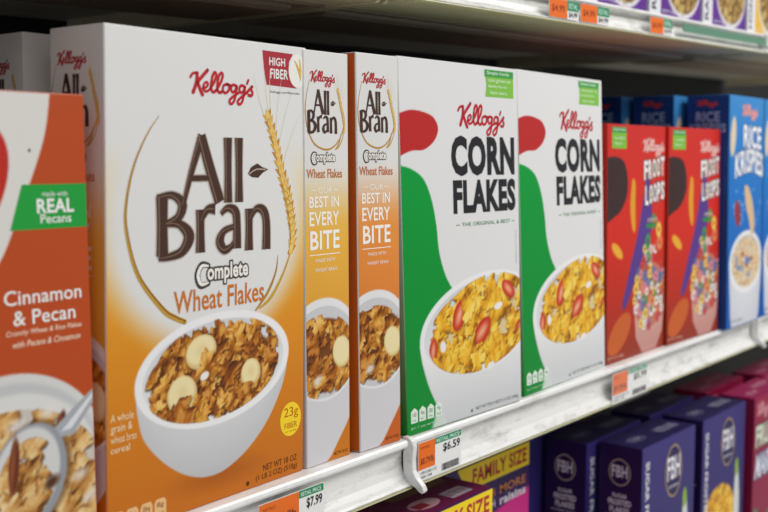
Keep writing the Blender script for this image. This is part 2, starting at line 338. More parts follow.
def art_bran_side(mid, low, seed, w=49, h=298, res=.8):
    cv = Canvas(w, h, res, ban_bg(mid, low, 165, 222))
    wall = [(-30, 86), (-24, 50), (-6, 22), (14, 8), (30, 8), (44, 22), (60, 50), (66, 90), (20, 100)]
    cv.blend(cv.pol([(-5, -5), (20, -5), (40, 18), (60, 40), (60, 90), (-5, 90)]), (214, 212, 214))
    cv.blend(cv.pol([(14, -5), (30, 5), (44, 22), (60, 44), (60, -5)]), low)
    ry = cv.ell(20, 84, 42, 38, -.05); cv.blend(ry, (232, 232, 232))
    ir = cv.ell(20, 82, 39, 34, -.05); cv.blend(ir, (206, 206, 208)); ir = cv.ell(19, 79, 38, 31, -.05)
    cv.blend(cv.ell(20, 80, 36, 27, -.05, 1), (120, 68, 24))
    flakes(cv, ir, (-2, 54, 53, 108), 34, 7.2, BRAN, seed, .55, 1.3)
    cv.blend(cv.ell(40, 80, 11, 12, .3, 1), (226, 204, 140)); cv.blend(cv.ell(39.4, 81, 9.6, 10.4, .3, 1), (240, 224, 172))
    cv.blend(cv.ell(12, 62, 5, 3, .5, 2) * .9, (230, 222, 212))
    s = .29
    def fn(x, y): return (3.5 + (x - 36) * .315, 240.5 + (y - 162) * .41)
    def fa(x, y): return (2.0 + (x - 15) * .30, 229 + (y - 118) * .41)
    P = {}
    P['title_lettering'] = all_bran(fn, False, .36)
    P['brand_signature'] = signature(7, 273, 34, 284.5, (186, 40, 40), None, 3, 1.0)
    def fw(x, y): return (40.5 + (x - 150) * .25, 216 + (y - 118) * .42)
    P['ring_and_wheat'] = [ribbon([fa(*p) for p in [(30, 236), (18, 205), (15, 180), (22, 153), (42, 129), (70, 119), (97, 118), (122, 126), (143, 142), (156, 162)]], [.3, .6, .8, 1, 1.2, 1.3, 1.3, 1.1, .9, .8], (190, 142, 56), 2)] + \
        wheat_ear(lambda x, y: (41 + (x - 150) * .28, 240 + (y - 155) * .33), .42)
    P['subtitle_lettering'] = text('omplete', (12.5, 218.5, 33, 226.5), (244, 240, 232), 3, .03, outline=((70, 58, 50), .6)) + [ribbon([(12.5, 226), (9.5, 226), (8, 222.5), (9.5, 218.8), (12.5, 219)], [2, 2.4, 2.6, 2.4, 2], (70, 58, 50), 2), ribbon([(12.2, 225.8), (9.6, 225.6), (8.3, 222.5), (9.8, 219.2), (12.2, 219.4)], [.8, 1, 1.2, 1, .8], (244, 240, 232), 4)] + text('Wheat Flakes', (2.5, 208.5, 41, 215), (200, 110, 40), 3, .01)
    cw = (252, 246, 236)
    P['slogan_lettering'] = [rect(7, 199.6, 12, 200.1, cw), rect(31, 199.6, 36, 200.1, cw)] + text('OUR', (14, 197.5, 29, 202), cw) + text('BEST IN', (5, 187.5, 37, 195.5), cw, 2, .015) + text('EVERY', (5, 174.5, 37, 184.5), cw, 2, .015) + text('BITE', (5.5, 157.5, 37.5, 171), cw, 2, .02) + \
        [rect(5, 153.5, 38, 154.1, cw)] + text('MADE WITH', (11, 148.4, 32, 150.8), cw) + text('WHEAT BRAN', (10, 141.5, 34, 144), cw)
    P['small_print'] = text('NET WT 18 OZ', (30, 3.5, 46, 6), (110, 56, 20))
    return cv, P
def art_corn_front(w=172, h=300, res=.9):
    G = (0, 146, 62)
    cv = Canvas(w, h, res, (228, 228, 227))
    band = [(-5, -5), (60, -5), (40, 40), (62, 112), (54, 126), (47, 146), (44, 168), (40, 190), (30, 208), (14, 217), (-5, 220)]
    cv.blend(cv.pol([(-5, -5), (62, -5), (30, 40), (66, 112)] + [tuple(p) for p in spline([(66, 112), (55, 126), (47, 146), (44, 168), (38, 190), (28, 206), (12, 214), (-5, 217)], 6)]), ramp(cv.Y / 220, [(0, 138, 46), (0, 156, 58)]))
    cv.blend(cv.pol([(30, -5), (44, 22), (60, 30), (80, -5)], 3), (206, 220, 206))
    wall = [(18.4, 71), (19.4, 63), (22, 53), (30, 34), (44, 12), (56, -6), (70, -8), (150, -12), (190, 20), (200, 70), (110, 100)]
    bowl(cv, wall, 111, 79, 93, 45, .1, (240, 240, 240), (204, 206, 208), rim=6)
    cv.blend(cv.pol([tuple(p) for p in spline([(19, 76), (24, 62), (40, 50), (70, 40), (110, 37), (150, 44), (190, 60)], 6)] + [(190, -9), (60, -9), (46, 14), (33, 34), (22, 56)]), ramp(np.clip(cv.Y / 60, 0, 1), [(206, 208, 210), (238, 238, 238)]))
    ir = cv.ell(110, 77, 81, 38.5, .1)
    cv.blend(cv.ell(112, 78, 74, 31, .1, 2) * .8, (226, 196, 130))
    flakes(cv, np.maximum(ir, cv.ell(118, 84, 72, 37, .12)), (40, 46, 178, 118), 40, 11.5, CORN, 5, .7, 1.4)
    for (x, y, rx, ry, rot) in ((74, 90, 14, 8.5, 1.1), (108, 72, 16, 9, .65), (36, 64, 11, 5.5, 1.4), (152, 106, 12, 7, -.6), (168, 66, 12, 6, .9)):
        m = ir; cv.blend(cv.ell(x + 1, y - 2, rx, ry, rot, 2) * m * .6, (150, 90, 10)); cv.blend(cv.ell(x, y, rx, ry, rot) * m, (196, 48, 30)); cv.blend(cv.ell(x, y, rx * .75, ry * .6, rot, 2) * m, (226, 112, 74)); cv.blend(cv.ell(x, y, rx * .4, ry * .25, rot, 2) * m, (240, 178, 140))
    flakes(cv, ir * (cv.Y < 74), (46, 46, 170, 58), 9, 11, CORN, 11, .6, 1.3)
    flakes(cv, ir, (84, 88, 140, 108), 4, 11, CORN, 12, .4, 1)
    cv.blend(cv.ell(135, 92, 7, 3, .2), (240, 240, 238)); cv.blend(cv.ell(50, 66, 4, 5, .2), (238, 236, 234)); cv.blend(cv.ell(122, 40, 6, 3, .2), (240, 238, 236))
    # plain coloured sweep in place of the printed figure
    K = (38, 38, 40); P = {}
    red = spline([(-.5, 224), (14, 228), (30, 229), (44, 236), (50, 246), (44, 255), (30, 259), (14, 260), (-.5, 257)], 6)
    cv.blend(cv.pol(red), (190, 40, 38))
    P['brand_signature'] = signature(78, 241, 150, 268, (190, 34, 44), None, 3, 1.0)
    P['title_lettering'] = text('CORN', (67, 207, 165, 240.5), K, 2, .05) + text('FLAKES', (68.5, 175.5, 166, 204), K, 2, .05)
    P['tagline'] = [rect(72, 166, 77, 166.7, (30, 130, 70)), rect(159, 166, 164, 166.7, (30, 130, 70))] + text('THE ORIGINAL & BEST', (80, 165, 156, 168.2), (30, 130, 70))
    P['net_weight_print'] = text('NET WT PESO NETO 12 OZ (340g)', (97, 3.5, 166, 7.5), (110, 112, 116)) + [oval(91, 5, 1.6, 1.6, (110, 112, 116), 1)]
    P['small_print'] = text('Enlarged to show texture', (164.5, 128, 167, 158), (150, 150, 150), rot=90)
    P['corner_badge'] = [poly([(119.5, 297), (165, 297), (165, 274), (120, 274), (122, 284)], (132, 196, 72), 1), rect(119.5, 291, 165, 297, (60, 160, 70), 2)] + text('Simple Inside', (123, 292, 158, 296), (240, 248, 236), 3) + text('corn grown on', (125, 286, 160, 289), (236, 246, 230), 3) + text('family farms', (125, 281.5, 154, 284.5), (236, 246, 230), 3) + text('learn more', (128, 276.5, 154, 279.5), (236, 246, 230), 3)
    ic = []
    for i, (a, b) in enumerate((('150', 'CAL'), ('0g', 'FAT'), ('300', 'MG'), ('4g', 'SUG'))):
        x = 5 + i * 11; ic += [poly([(x, 9.5), (x + 9, 9.5), (x + 9, 19), (x + 4.5, 22), (x, 19)], (226, 240, 226), 1)] + text(a, (x + 2, 14.5, x + 7, 18), (20, 110, 50), 2) + text(b, (x + 1.8, 10.8, x + 7.2, 12.6), (20, 110, 50), 2)
    P['nutrition_icons'] = ic + text('per 1 cup serving', (5, 4, 40, 6.6), (200, 226, 200), 2)
    return cv, P
LOOPS = [(206, 70, 66), (236, 206, 90), (60, 146, 84), (80, 120, 170), (232, 140, 80), (226, 140, 156), (236, 230, 224), (236, 230, 224)]
def art_loops_front(w=165, h=258, res=1.3):
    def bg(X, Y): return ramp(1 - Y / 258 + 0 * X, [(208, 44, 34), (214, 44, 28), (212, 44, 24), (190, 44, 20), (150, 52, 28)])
    cv = Canvas(w, h, res, bg)
    # plain abstract colour shapes in place of the printed figure
    cv.blend(cv.pol(spline([(-12, 222), (20, 224), (42, 219), (52, 204), (52, 184), (38, 168), (20, 160), (-12, 158), (-12, 222)], 6)), (60, 40, 36))
    cv.blend(cv.pol(spline([(112, 214), (98, 180), (82, 140), (60, 100), (40, 60), (52, 60), (80, 92), (112, 118), (124, 160), (112, 214)], 6)), (88, 58, 140))
    cv.blend(cv.pol(spline([(66, 200), (60, 170), (66, 145), (74, 142), (74, 170), (74, 196), (66, 200)], 6)), (228, 160, 40))
    cv.blend(cv.ell(34, 30, 34, 17, .5), (204, 98, 40)); cv.blend(cv.ell(26, 122, 16, 6, -.5), (236, 176, 50))
    wall = [(72, 66), (80, 20), (100, 0), (140, 0), (160, 20), (168, 66)]
    cv.blend(cv.pol(wall), ramp(cv.Y / 66, [(196, 140, 130), (224, 176, 168)]))
    rng = random.Random(4)
    m = cv.ell(120, 66, 50, 38); cv.blend(m, (200, 120, 100))
    for i in range(120):
        a = rng.uniform(0, 6.28); r = math.sqrt(rng.random()); x = 120 + 46 * r * math.cos(a); y = 70 + 44 * r * math.sin(a) + (20 if rng.random() < .2 else 0); c = rng.choice(LOOPS); q = rng.uniform(5, 7.5)
        ring = cv.ell(x, y, q, q * .9) * (1 - cv.ell(x, y, q * .35, q * .33)); cv.blend(cv.ell(x + .8, y - 1.2, q, q * .9) * .35, (90, 40, 40)); cv.blend(ring, c)
    for x, y, c in ((112, 128, 2), (130, 150, 2), (150, 125, 4), (146, 140, 1)):
        cv.blend(cv.ell(x, y, 8, 9) * (1 - cv.ell(x, y, 3, 3)), LOOPS[c])
    P = {}
    P['brand_signature'] = signature(96, 224, 160, 244, (240, 196, 190), None, 3, 1.2)
    K = (30, 20, 30)
    def fit(s, u, v0, v1, cols, w):
        out = []
        for i, ch in enumerate(s):
            out += text(ch, (u + i * w, v0 + 1.2 * i, u + i * w + w * .86, v1 + 1.2 * i), cols[i], 3, .04, outline=(K, 1.1))
        return out
    Wt = (244, 240, 236)
    P['title_lettering'] = fit('FROOT', 99, 197, 219, [Wt] * 5, 12.6) + fit('LOOPS', 102, 169, 191, [Wt] * 5, 12.2) + [oval(99 + 12.6 * i + 5.6, 197 + 11 + 1.2 * i, 2.0, 3.2, c, 5) for i, c in ((2, (60, 160, 80)), (3, (226, 130, 50)))] + [oval(102 + 12.2 * i + 5.4, 169 + 11 + 1.2 * i, 2.0, 3.2, c, 5) for i, c in ((1, (240, 200, 70)), (2, (90, 130, 190)))]
    P['corner_badge'] = [rect(12, 232, 50, 255, (126, 190, 60), 1), rect(12, 249, 50, 255, (50, 150, 70), 2)] + text('Simple Inside', (15, 250, 47, 254), (240, 248, 236), 3) + text('no artificial', (18, 242, 46, 245.5), (236, 246, 230), 3) + text('flavors', (18, 236, 38, 239.5), (236, 246, 230), 3)
    P['claim_print'] = text('SWEETENED', (110, 150, 140, 154), (240, 220, 210)) + [rect(106, 143, 130, 148, (50, 140, 70), 2)]
    P['net_weight_print'] = text('NET WT 10.1 OZ (286g)', (4, 4, 46, 8), (236, 190, 160))
    return cv, P
def art_krisp_front(w=140, h=302, res=1.6):
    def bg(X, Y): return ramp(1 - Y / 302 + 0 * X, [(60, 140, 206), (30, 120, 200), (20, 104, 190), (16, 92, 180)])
    cv = Canvas(w, h, res, bg)
    wall = [(6, 86), (10, 40), (26, -6), (118, -6), (136, 40), (142, 86), (75, 100)]
    inner = bowl(cv, wall, 74, 84, 68, 42, 0, (232, 234, 238), (196, 200, 210), 6)
    ir = cv.ell(74, 84, 58, 34); flakes(cv, ir, (16, 48, 132, 120), 260, 3.6, [[(150, 100, 50), (214, 170, 110), (240, 212, 160), (250, 236, 204)]], 8, .4, .6)
    rng = random.Random(7)
    for i in range(16):
        a = rng.uniform(0, 6.28); r = rng.random() * .85; cv.blend(cv.ell(74 + 54 * r * math.cos(a), 84 + 32 * r * math.sin(a), 5, 3.5, rng.uniform(0, 3)), rng.choice([(170, 50, 50), (80, 130, 190), (80, 130, 190), (230, 230, 236)]))
    for i in range(26): cv.blend(cv.ell(rng.uniform(4, 136), rng.uniform(130, 180), 1.6, 2.6, rng.uniform(0, 3)), (150, 200, 236))
    cv.blend(cv.pol(spline([(60, 186), (76, 184), (96, 160), (104, 130), (92, 118), (80, 140), (66, 160), (60, 186)], 5)), (222, 188, 140))
    cv.blend(cv.ell(34, 150, 11, 18, .3), (150, 50, 60)); cv.blend(cv.ell(14, 250, 10, 26, -.15), (226, 206, 176))
    Wt = (244, 246, 250); K = (16, 50, 110); P = {}
    P['brand_signature'] = signature(48, 272, 112, 292, (236, 160, 150), None, 3, 1.4)
    P['title_lettering'] = text('RICE', (54, 236, 128, 266), Wt, 3, .03, outline=(K, 1.2), jitter=lambda q: -.1 * q) + text('KRISPIES', (22, 198, 138, 230), Wt, 3, .03, outline=(K, 1.2), jitter=lambda q: .25 * np.sin(q * PI) - .1)
    P['small_print'] = text('NET WT 9 OZ (255g)', (10, 6, 60, 10), (90, 110, 150))
    return cv, P
def art_krisp_side(w=50, h=302):
    cv = Canvas(w, h, 2.5, lambda X, Y: ramp(1 - Y / 302 + 0 * X, [(24, 66, 140), (20, 58, 130)]))
    P = {'brand_signature': signature(12, 286, 36, 296, (200, 70, 70), None, 3, 1.4),
         'title_lettering': text('RICE', (11, 268, 39, 281), (150, 176, 220), 3, .03) + text('KRISPIES', (4, 254, 46, 265), (150, 176, 220), 3, .03, jitter=lambda q: .2 * np.sin(q * PI)),
         'small_print': [oval(26, 236, 14, 9, (190, 200, 216), 1), oval(26, 238, 10, 6, (222, 190, 130), 2)]}
    return cv, P
def art_pecan_front(w=172, h=257, res=.8):
    O = (196, 78, 30)
    cv = Canvas(w, h, res, lambda X, Y: ramp(1 - Y / 257 + 0 * X, [(186, 76, 32), (188, 76, 28), (184, 70, 26)]))
    cv.blend(cv.pol([tuple(p) for p in spline([(151.5, 262), (148, 240), (142, 222), (129, 193), (117, 169), (100, 150)], 8)] + [(-5, 140), (-5, 262)]), (222, 220, 214))
    cv.blend(cv.pol(spline([(60, 170), (90, 176), (112, 190), (122, 208), (124, 226), (118, 238), (106, 240), (104, 226), (100, 206), (84, 192), (60, 186), (60, 170)], 6)), (190, 44, 30))
    cv.blend(cv.ell(121, 62, 57, 46, -.12, 0), (216, 216, 212)); cv.blend(cv.ell(121, 60, 53.5, 43, -.12, 2), (196, 198, 198)); cv.blend(cv.ell(122, 55, 52, 42, -.12, 2), (222, 222, 218))
    ir = cv.ell(124, 42, 56, 46, -.2); cv.blend(ir, (206, 196, 184))
    HC = [[(96, 52, 14), (176, 118, 50), (214, 166, 96), (240, 214, 160)], [(110, 60, 18), (196, 140, 70), (226, 184, 116), (246, 224, 176)]]
    flakes(cv, ir, (92, -2, 176, 86), 34, 11, HC, 21, .5, 1.2)
    for (x, y, rx, ry, rot) in ((150, 76, 7, 2.6, 1.2), (139, 20, 9, 3, .9), (118, 12, 8, 4, .3), (156, 8, 9, 3, .6)):
        cv.blend(cv.ell(x, y, rx, ry, rot), (92, 40, 22)); cv.blend(cv.ell(x - .6, y + .6, rx * .7, ry * .4, rot, 1), (146, 80, 50))
    for x, y in ((143, 84), (162, 44), (168, 30), (122, 80), (160, 72)): cv.blend(cv.ell(x, y, 5, 3, .4, 3) * .8, (232, 226, 220))
    # spoon
    cv.blend(cv.ell(131, 50, 25, 31, -.35, 2) * .55, (90, 60, 40)); cv.blend(cv.ell(129, 50, 23.5, 30, -.35), (150, 154, 160)); cv.blend(cv.ell(127.5, 51, 20.5, 27, -.35, 1), (214, 214, 212))
    cv.blend(cv.pol([(150, 68), (158, 68), (172.5, 84), (172.5, 92), (160, 84), (146, 74)]), (168, 172, 178)); cv.blend(cv.pol([(150, 71), (157, 71.5), (172.5, 87.5), (172.5, 90)]), (222, 224, 226))
    flakes(cv, cv.ell(128, 48, 18, 24, -.35), (114, 28, 142, 66), 10, 9, HC, 31, .6, 1.2)
    cv.blend(cv.ell(120, 58, 3.2, 15, -.12), (104, 44, 24)); cv.blend(cv.ell(119.2, 58, 1.2, 13, -.12, 1), (150, 84, 50)); cv.blend(cv.ell(143, 44, 5, 3, .5, 2), (84, 50, 28))
    P = {}; Wt = (240, 240, 236)
    P['claim_banner'] = [poly([(131, 208), (174, 208), (174, 184), (123, 184)], (34, 160, 62), 1)] + text('made with', (143, 201.5, 159, 204.3), Wt, 3) + text('REAL', (139.5, 192.5, 163, 200.3), Wt, 3, .03) + text('Pecans', (141.5, 187, 161, 192), Wt, 3, .01)
    P['title_lettering'] = text('Cinnamon', (117.5, 144.5, 166, 152.5), Wt, 2, .01) + text('& Pecan', (122.5, 133.5, 161.5, 141.5), Wt, 2, .01) + text('Crunchy Wheat & Rice Flakes', (117.5, 127.5, 165, 131.3), (240, 206, 180), 2, .02, .2) + text('with Pecans & Cinnamon', (121, 121.8, 164, 125.4), (240, 206, 180), 2, .02, .2)
    P['registered_mark'] = [oval(136.5, 226, .9, .9, (90, 90, 90), 1)]
    return cv, P
NAVY = (44, 40, 108)
def art_frost_front(w=149, h=290, res=2.2):
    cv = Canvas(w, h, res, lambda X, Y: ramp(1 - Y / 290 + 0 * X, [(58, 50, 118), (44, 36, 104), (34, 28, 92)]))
    m = cv.ell(60, 150, 54, 44); cv.blend(m, (200, 150, 50)); flakes(cv, m, (8, 108, 112, 194), 70, 9, CORN, 41, .5, 1)
    cv.blend(cv.pol(spline([(118, 110), (112, 150), (116, 196), (122, 216), (128, 196), (134, 150), (130, 110), (118, 110)], 5)), (214, 220, 214)); cv.blend(cv.ell(121, 205, 6, 12), (140, 180, 60))
    Wt = (236, 234, 240); G = (180, 154, 100); P = {}
    P['emblem'] = [oval(86, 246, 24, 32, G, 1), oval(86, 246, 22, 30, (34, 30, 84), 2)] + text('FBH', (68, 236, 104, 264), Wt, 3, .02) + text('farmhouse', (72, 226, 100, 230), Wt, 3)
    P['title_lettering'] = text('SUGAR FROSTED FLAKES', (9, 110, 19, 272), Wt, 2, .02, rot=-90)
    return cv, P
def art_frost_side(w=55, h=290, res=2.5):
    cv = Canvas(w, h, res, lambda X, Y: ramp(1 - Y / 290 + 0 * X, [(38, 20, 74), (34, 18, 68)]))
    Wt = (226, 218, 232); G = (176, 158, 140)
    P = {'emblem': [oval(27, 258, 14, 16, G, 1), oval(27, 258, 12.6, 14.4, (38, 20, 74), 2)] + text('FBH', (17, 252, 37, 266), Wt, 3, .02),
         'title_lettering': text('SUGAR', (18, 228, 37, 233), Wt, 2, .02) + text('FROSTED', (13, 219, 42, 226), Wt, 2, .03) + text('FLAKES', (15, 210, 40, 217), Wt, 2, .03) + text('sweetened corn cereal', (9, 205, 47, 207.5), Wt, 2)}
    return cv, P
def art_frost_top(w=149, h=55):
    cv = Canvas(w, h, 5, (36, 30, 78)); Wt = (160, 158, 182)
    return cv, {'top_print': text('FROSTED FLAKES', (86, 16, 136, 30), Wt, 1, .02) + [oval(36, 26, 20, 8, (110, 106, 140), 1), oval(36, 26, 18, 6.5, (36, 30, 78), 2)] + text('FBH', (24, 22, 48, 30), Wt, 3) + [rect(2, 27, 147, 27.5, (28, 26, 70), 1)]}
def art_family_front(w=190, h=310, res=2.2):
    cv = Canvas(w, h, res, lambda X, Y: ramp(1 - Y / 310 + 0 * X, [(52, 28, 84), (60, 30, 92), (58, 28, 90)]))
    cv.blend(cv.pol([(-5, 230), (195, 262), (195, -5), (-5, -5)]), (206, 44, 134))
    Wt = (222, 214, 226); P = {}
    P['family_banner'] = [poly([(46, 309), (190, 309), (190, 284), (64, 284)], (246, 214, 24), 1)] + text('FAMILY SIZE', (74, 288.5, 184, 304.5), (176, 34, 44), 2, .03)
    P['title_lettering'] = text('RAISIN BRAN', (70, 266, 118, 275), (206, 130, 60), 2, .01) + text('CRUNCH', (72, 254, 118, 263), Wt, 2, .01) + text('MORE', (128, 266, 182, 275), (206, 130, 60), 2, .01) + text('raisins', (128, 254, 182, 263), Wt, 2, .03) + \
        signature(60, 200, 140, 236, Wt, None, 3, 1.3)
    return cv, P
def art_family_top(w=190, h=65):
    cv = Canvas(w, h, 4, (112, 22, 74)); Wt = (214, 190, 204)
    return cv, {'top_print': text('Try Our', (38, 18, 66, 27), Wt, 1, .02, .2) + text('Crunch!', (44, 7, 76, 16), Wt, 1, .02, .2) + [oval(110, 22, 20, 11, (206, 160, 172), 1), rect(94, 15, 112, 26, (150, 40, 60), 2), rect(96, 46, 180, 56, (124, 100, 72), 1), rect(140, 10, 172, 28, (186, 174, 184), 1)] + text('NUTRITION', (142, 14, 170, 24), (112, 22, 74), 2, .02)}
def art_crimson_front(w=150, h=300, res=2.4):
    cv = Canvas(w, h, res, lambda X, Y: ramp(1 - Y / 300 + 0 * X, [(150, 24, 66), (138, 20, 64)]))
    rng = random.Random(3)
    for i in range(26): cv.blend(cv.ell(rng.uniform(0, 150), rng.uniform(0, 160), 9, 9), rng.choice([(60, 60, 130), (196, 80, 60), (220, 180, 70), (70, 130, 80)]))
    return cv, {'title_lettering': signature(10, 266, 60, 292, (220, 150, 160), None, 3, 1.2) + text('FRUIT', (8, 226, 90, 258), (226, 226, 210), 2, .04, outline=((40, 80, 50), 2)) + text('MARSH', (6, 180, 96, 216), (220, 224, 236), 2, .04, outline=((40, 40, 110), 2.4), shear=.2)}
def art_upper_front(base, flake, seed, txt, w=150, h=260, res=2.6):
    cv = Canvas(w, h, res, base); m = cv.ell(96, 46, 50, 40); cv.blend(cv.ell(96, 44, 54, 44), (220, 220, 222)); cv.blend(m, flake[1]); flakes(cv, m, (48, 6, 142, 84), 70, 8, [flake], seed, .5, 1)
    cv.blend(cv.pol([(-2, -2), (30, -2), (30, 262), (-2, 262)]), (222, 222, 226))
    return cv, {'small_print': text(txt, (6, 6, 18, 120), (60, 60, 80), 2, .02, rot=90) + text('NET WT 14 OZ', (36, 4, 70, 8), (230, 230, 230))}

# ------------------------------------------------------------------ carton builder
SUB = {'fiber_badge': 'badge_lettering', 'fiber_amount_badge': 'badge_lettering', 'claim_banner': 'banner_lettering', 'corner_badge': 'badge_lettering', 'emblem': 'emblem_lettering', 'nutrition_icons': 'icon_lettering', 'family_banner': 'banner_lettering'}
def carton(r, w, h, d, rack, front, left=None, top=None, side_col=(220, 220, 218), edge_col=None, bulge=.0012, lean_back=0.0, name='carton', open_flap=False):
    """w,h,d,rack in metres; front/left/top = (Canvas, prints). Local origin: bottom left front corner, y into the shelf."""
    def F_(u, v, l): return np.stack([u + rack * v / h, -bulge * np.sin(PI * np.clip(u / w, 0, 1)) * np.sin(PI * np.clip(v / h, 0, 1)) - .00012 - l * .00005 + lean_back * v / h, v], 1)
    def L_(u, v, l): return np.stack([rack * v / h - .00012 - l * .00005 - bulge * .3 * np.sin(PI * np.clip(u / d, 0, 1)) * np.sin(PI * np.clip(v / h, 0, 1)), d - u + lean_back * v / h, v], 1)
    def T_(u, v, l): return np.stack([u + rack, v + lean_back, h + .00012 + l * .00005 + 0 * u], 1)
    bm = bmesh.new(); vs_ = {}
    for i in (0, 1):
        for j in (0, 1):
            for k in (0, 1): vs_[i, j, k] = bm.verts.new((i * w + (rack if k else 0), j * d + (lean_back if k else 0), k * h))
    q = [((0, 0, 0), (1, 0, 0), (1, 0, 1), (0, 0, 1)), ((1, 0, 0), (1, 1, 0), (1, 1, 1), (1, 0, 1)), ((1, 1, 0), (0, 1, 0), (0, 1, 1), (1, 1, 1)), ((0, 1, 0), (0, 0, 0), (0, 0, 1), (0, 1, 1)), ((0, 0, 1), (1, 0, 1), (1, 1, 1), (0, 1, 1)), ((0, 1, 0), (1, 1, 0), (1, 0, 0), (0, 0, 0))]
    for f in q: bm.faces.new([vs_[c] for c in f])
    bmesh.ops.bevel(bm, geom=list(bm.edges), offset=.0009, segments=2, profile=.6, affect='EDGES')
    bm.verts.ensure_lookup_table(); V = [np.array([v.co[:] for v in bm.verts])]; Fc = [tuple(v.index for v in f.verts) for f in bm.faces]; base = V[0]; bm.free()
    # edge colours follow the print that wraps round the corner
    cols = np.tile(np.array(side_col, dtype=float), (len(base), 1))
    cvf = front[0]
    iy = np.clip((base[:, 2] / h * (cvf.ny - 1)).astype(int), 0, cvf.ny - 1); ix = np.clip(((base[:, 0] - rack * base[:, 2] / h) / w * (cvf.nx - 1)).astype(int), 1, cvf.nx - 2)
    mfront = base[:, 1] < .003 + max(lean_back, 0); cols[mfront] = cvf.A[iy, ix][mfront]
    if left is not None:
        la = left[0]; jy = np.clip((base[:, 2] / h * (la.ny - 1)).astype(int), 0, la.ny - 1); cols[~mfront] = la.A[jy, 1][~mfront]
    Cc = [cols]; off = len(base)
    for art, fn, W_, H_ in ((front, F_, w, h), (left, L_, d, h), (top, T_, w, d)):
        if art is None: continue
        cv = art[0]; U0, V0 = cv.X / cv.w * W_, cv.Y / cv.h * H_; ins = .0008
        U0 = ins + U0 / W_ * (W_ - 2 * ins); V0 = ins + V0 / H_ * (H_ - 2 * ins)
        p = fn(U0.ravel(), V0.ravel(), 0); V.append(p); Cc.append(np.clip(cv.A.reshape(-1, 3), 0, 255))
        idx = np.arange(cv.nx * cv.ny).reshape(cv.ny, cv.nx) + off; off += len(p)
        Fc += list(map(tuple, np.stack([idx[:-1, :-1], idx[:-1, 1:], idx[1:, 1:], idx[1:, :-1]], -1).reshape(-1, 4).tolist()))
    link_mesh(name, np.concatenate(V), Fc, INK, r, np.concatenate(Cc))
    bag = {}
    for art, fn, W_, H_ in ((front, F_, w, h), (left, L_, d, h), (top, T_, w, d)):
        if art is None: continue
        cv = art[0]; lim = np.array([W_, H_])
        for nm, pcs in art[1].items():
            sub = SUB.get(nm); cut = 3 if nm == 'fiber_badge' else max(p[3] for p in pcs)
            for v, f, c, l in pcs:
                b = bag.setdefault((nm, sub if sub and l >= cut else '', fn), [[], [], [], 0])
                uv = np.clip(np.array(v) / np.array([cv.w, cv.h]), 0.004, .996) * lim
                b[0].append(fn(uv[:, 0], uv[:, 1], l + 1)); b[1] += [tuple(i + b[3] for i in ff) for ff in f]; b[2].append(np.tile(np.array(c, dtype=float), (len(v), 1))); b[3] += len(v)
    made = {}
    for (nm, sub, fn), b in sorted(bag.items(), key=lambda kv: kv[0][1] != ''):
        o = link_mesh(sub or nm, np.concatenate(b[0]), b[1], INK, made.get((nm, fn), r) if sub else r, np.concatenate(b[2]))
        if not sub: made[nm, fn] = o
    return r

# ------------------------------------------------------------------ shelving
def extrude_profile(name, prof, x0, x1, mat, parent, tilt=None, mats=None):
    n = len(prof); V = [(x0, y, z) for y, z in prof] + [(x1, y, z) for y, z in prof]
    f = [(i, (i + 1) % n, n + (i + 1) % n, n + i) for i in range(n)] + [tuple(range(n))[::-1], tuple(range(n, 2 * n))]
    o = link_mesh(name, V, f, mat, parent); bm = bmesh.new(); bm.from_mesh(o.data); bmesh.ops.recalc_face_normals(bm, faces=bm.faces); bm.to_mesh(o.data); bm.free(); return o
RAIL = [(.012, -.0012), (-.006, -.0012), (-.0105, -.0018), (-.0135, -.0030), (-.0142, -.0048), (-.0130, -.0062), (-.0105, -.0070), (-.0085, -.0085), (-.0075, -.016), (-.0078, -.024), (-.0095, -.031), (-.0125, -.0355), (-.0160, -.0375), (-.0175, -.0395), (-.0165, -.0415), (-.013, -.042),
        (-.006, -.0395), (-.0055, -.014), (.012, -.013)]
def shelf(x0, x1, label, z=0.0, tilt=0.0, under=False, zs=.93):
    r = root('metal_shelf', (x0, 0, z), 0, label, 'shelf'); r.rotation_euler = (0, -tilt, 0); L = x1 - x0
    def Z(P): return [(y + .004, zz * zs) if y < -.003 else (y, zz) for y, zz in P]
    extrude_profile('shelf_deck', [(-.004, -.0004), (.418, -.0004), (.418, -.010), (-.004, -.010)], .0005, L - .0005, M_DECK, r)
    extrude_profile('price_rail', Z(RAIL), .0015, L - .0015, M_RAIL, r)
    extrude_profile('rail_nose', Z([(-.0138, -.0008), (-.0062, -.0002), (.001, 0), (.001, -.0014), (-.0058, -.0022), (-.0122, -.0035), (-.0140, -.0058), (-.0134, -.0070), (-.0150, -.0066), (-.0156, -.0048), (-.0152, -.0024)]), .0015, L - .0015, M_NOSE, r)
    extrude_profile('bottom_strip', Z([(-.0178, -.0413), (-.0130, -.0424), (-.0060, -.0424), (-.0060, -.0436), (-.0145, -.0436), (-.0180, -.0424)]), .0015, L - .0015, M_YEL, r)
    if under:
        extrude_profile('front_return', [(-.008, -.025), (.066, -.025), (.071, -.022), (.071, -.010), (.068, -.010), (.068, -.021), (-.008, -.023)], .0045, L - .0045, M_UND, r)
        extrude_profile('front_return_lip', [(.071, -.026), (.077, -.0265), (.077, -.022), (.071, -.022)], .006, L - .006, M_RIB, r)
        extrude_profile('stiffening_rib', [(.090, -.010), (.095, -.026), (.100, -.0285), (.190, -.0285), (.197, -.026), (.204, -.010)], .02, L - .02, M_RIB, r)
        for a in (.0015, L - .006):
            extrude_profile('side_flange', [(-.004, -.010), (.41, -.010), (.41, -.027), (.02, -.027)], a, a + .0045, M_UND, r)
    return r
J1, J2, J3 = .1165, .935, 1.95
UZ, UT = .3690, .026
def up(x): return UZ + (x - .1) * UT
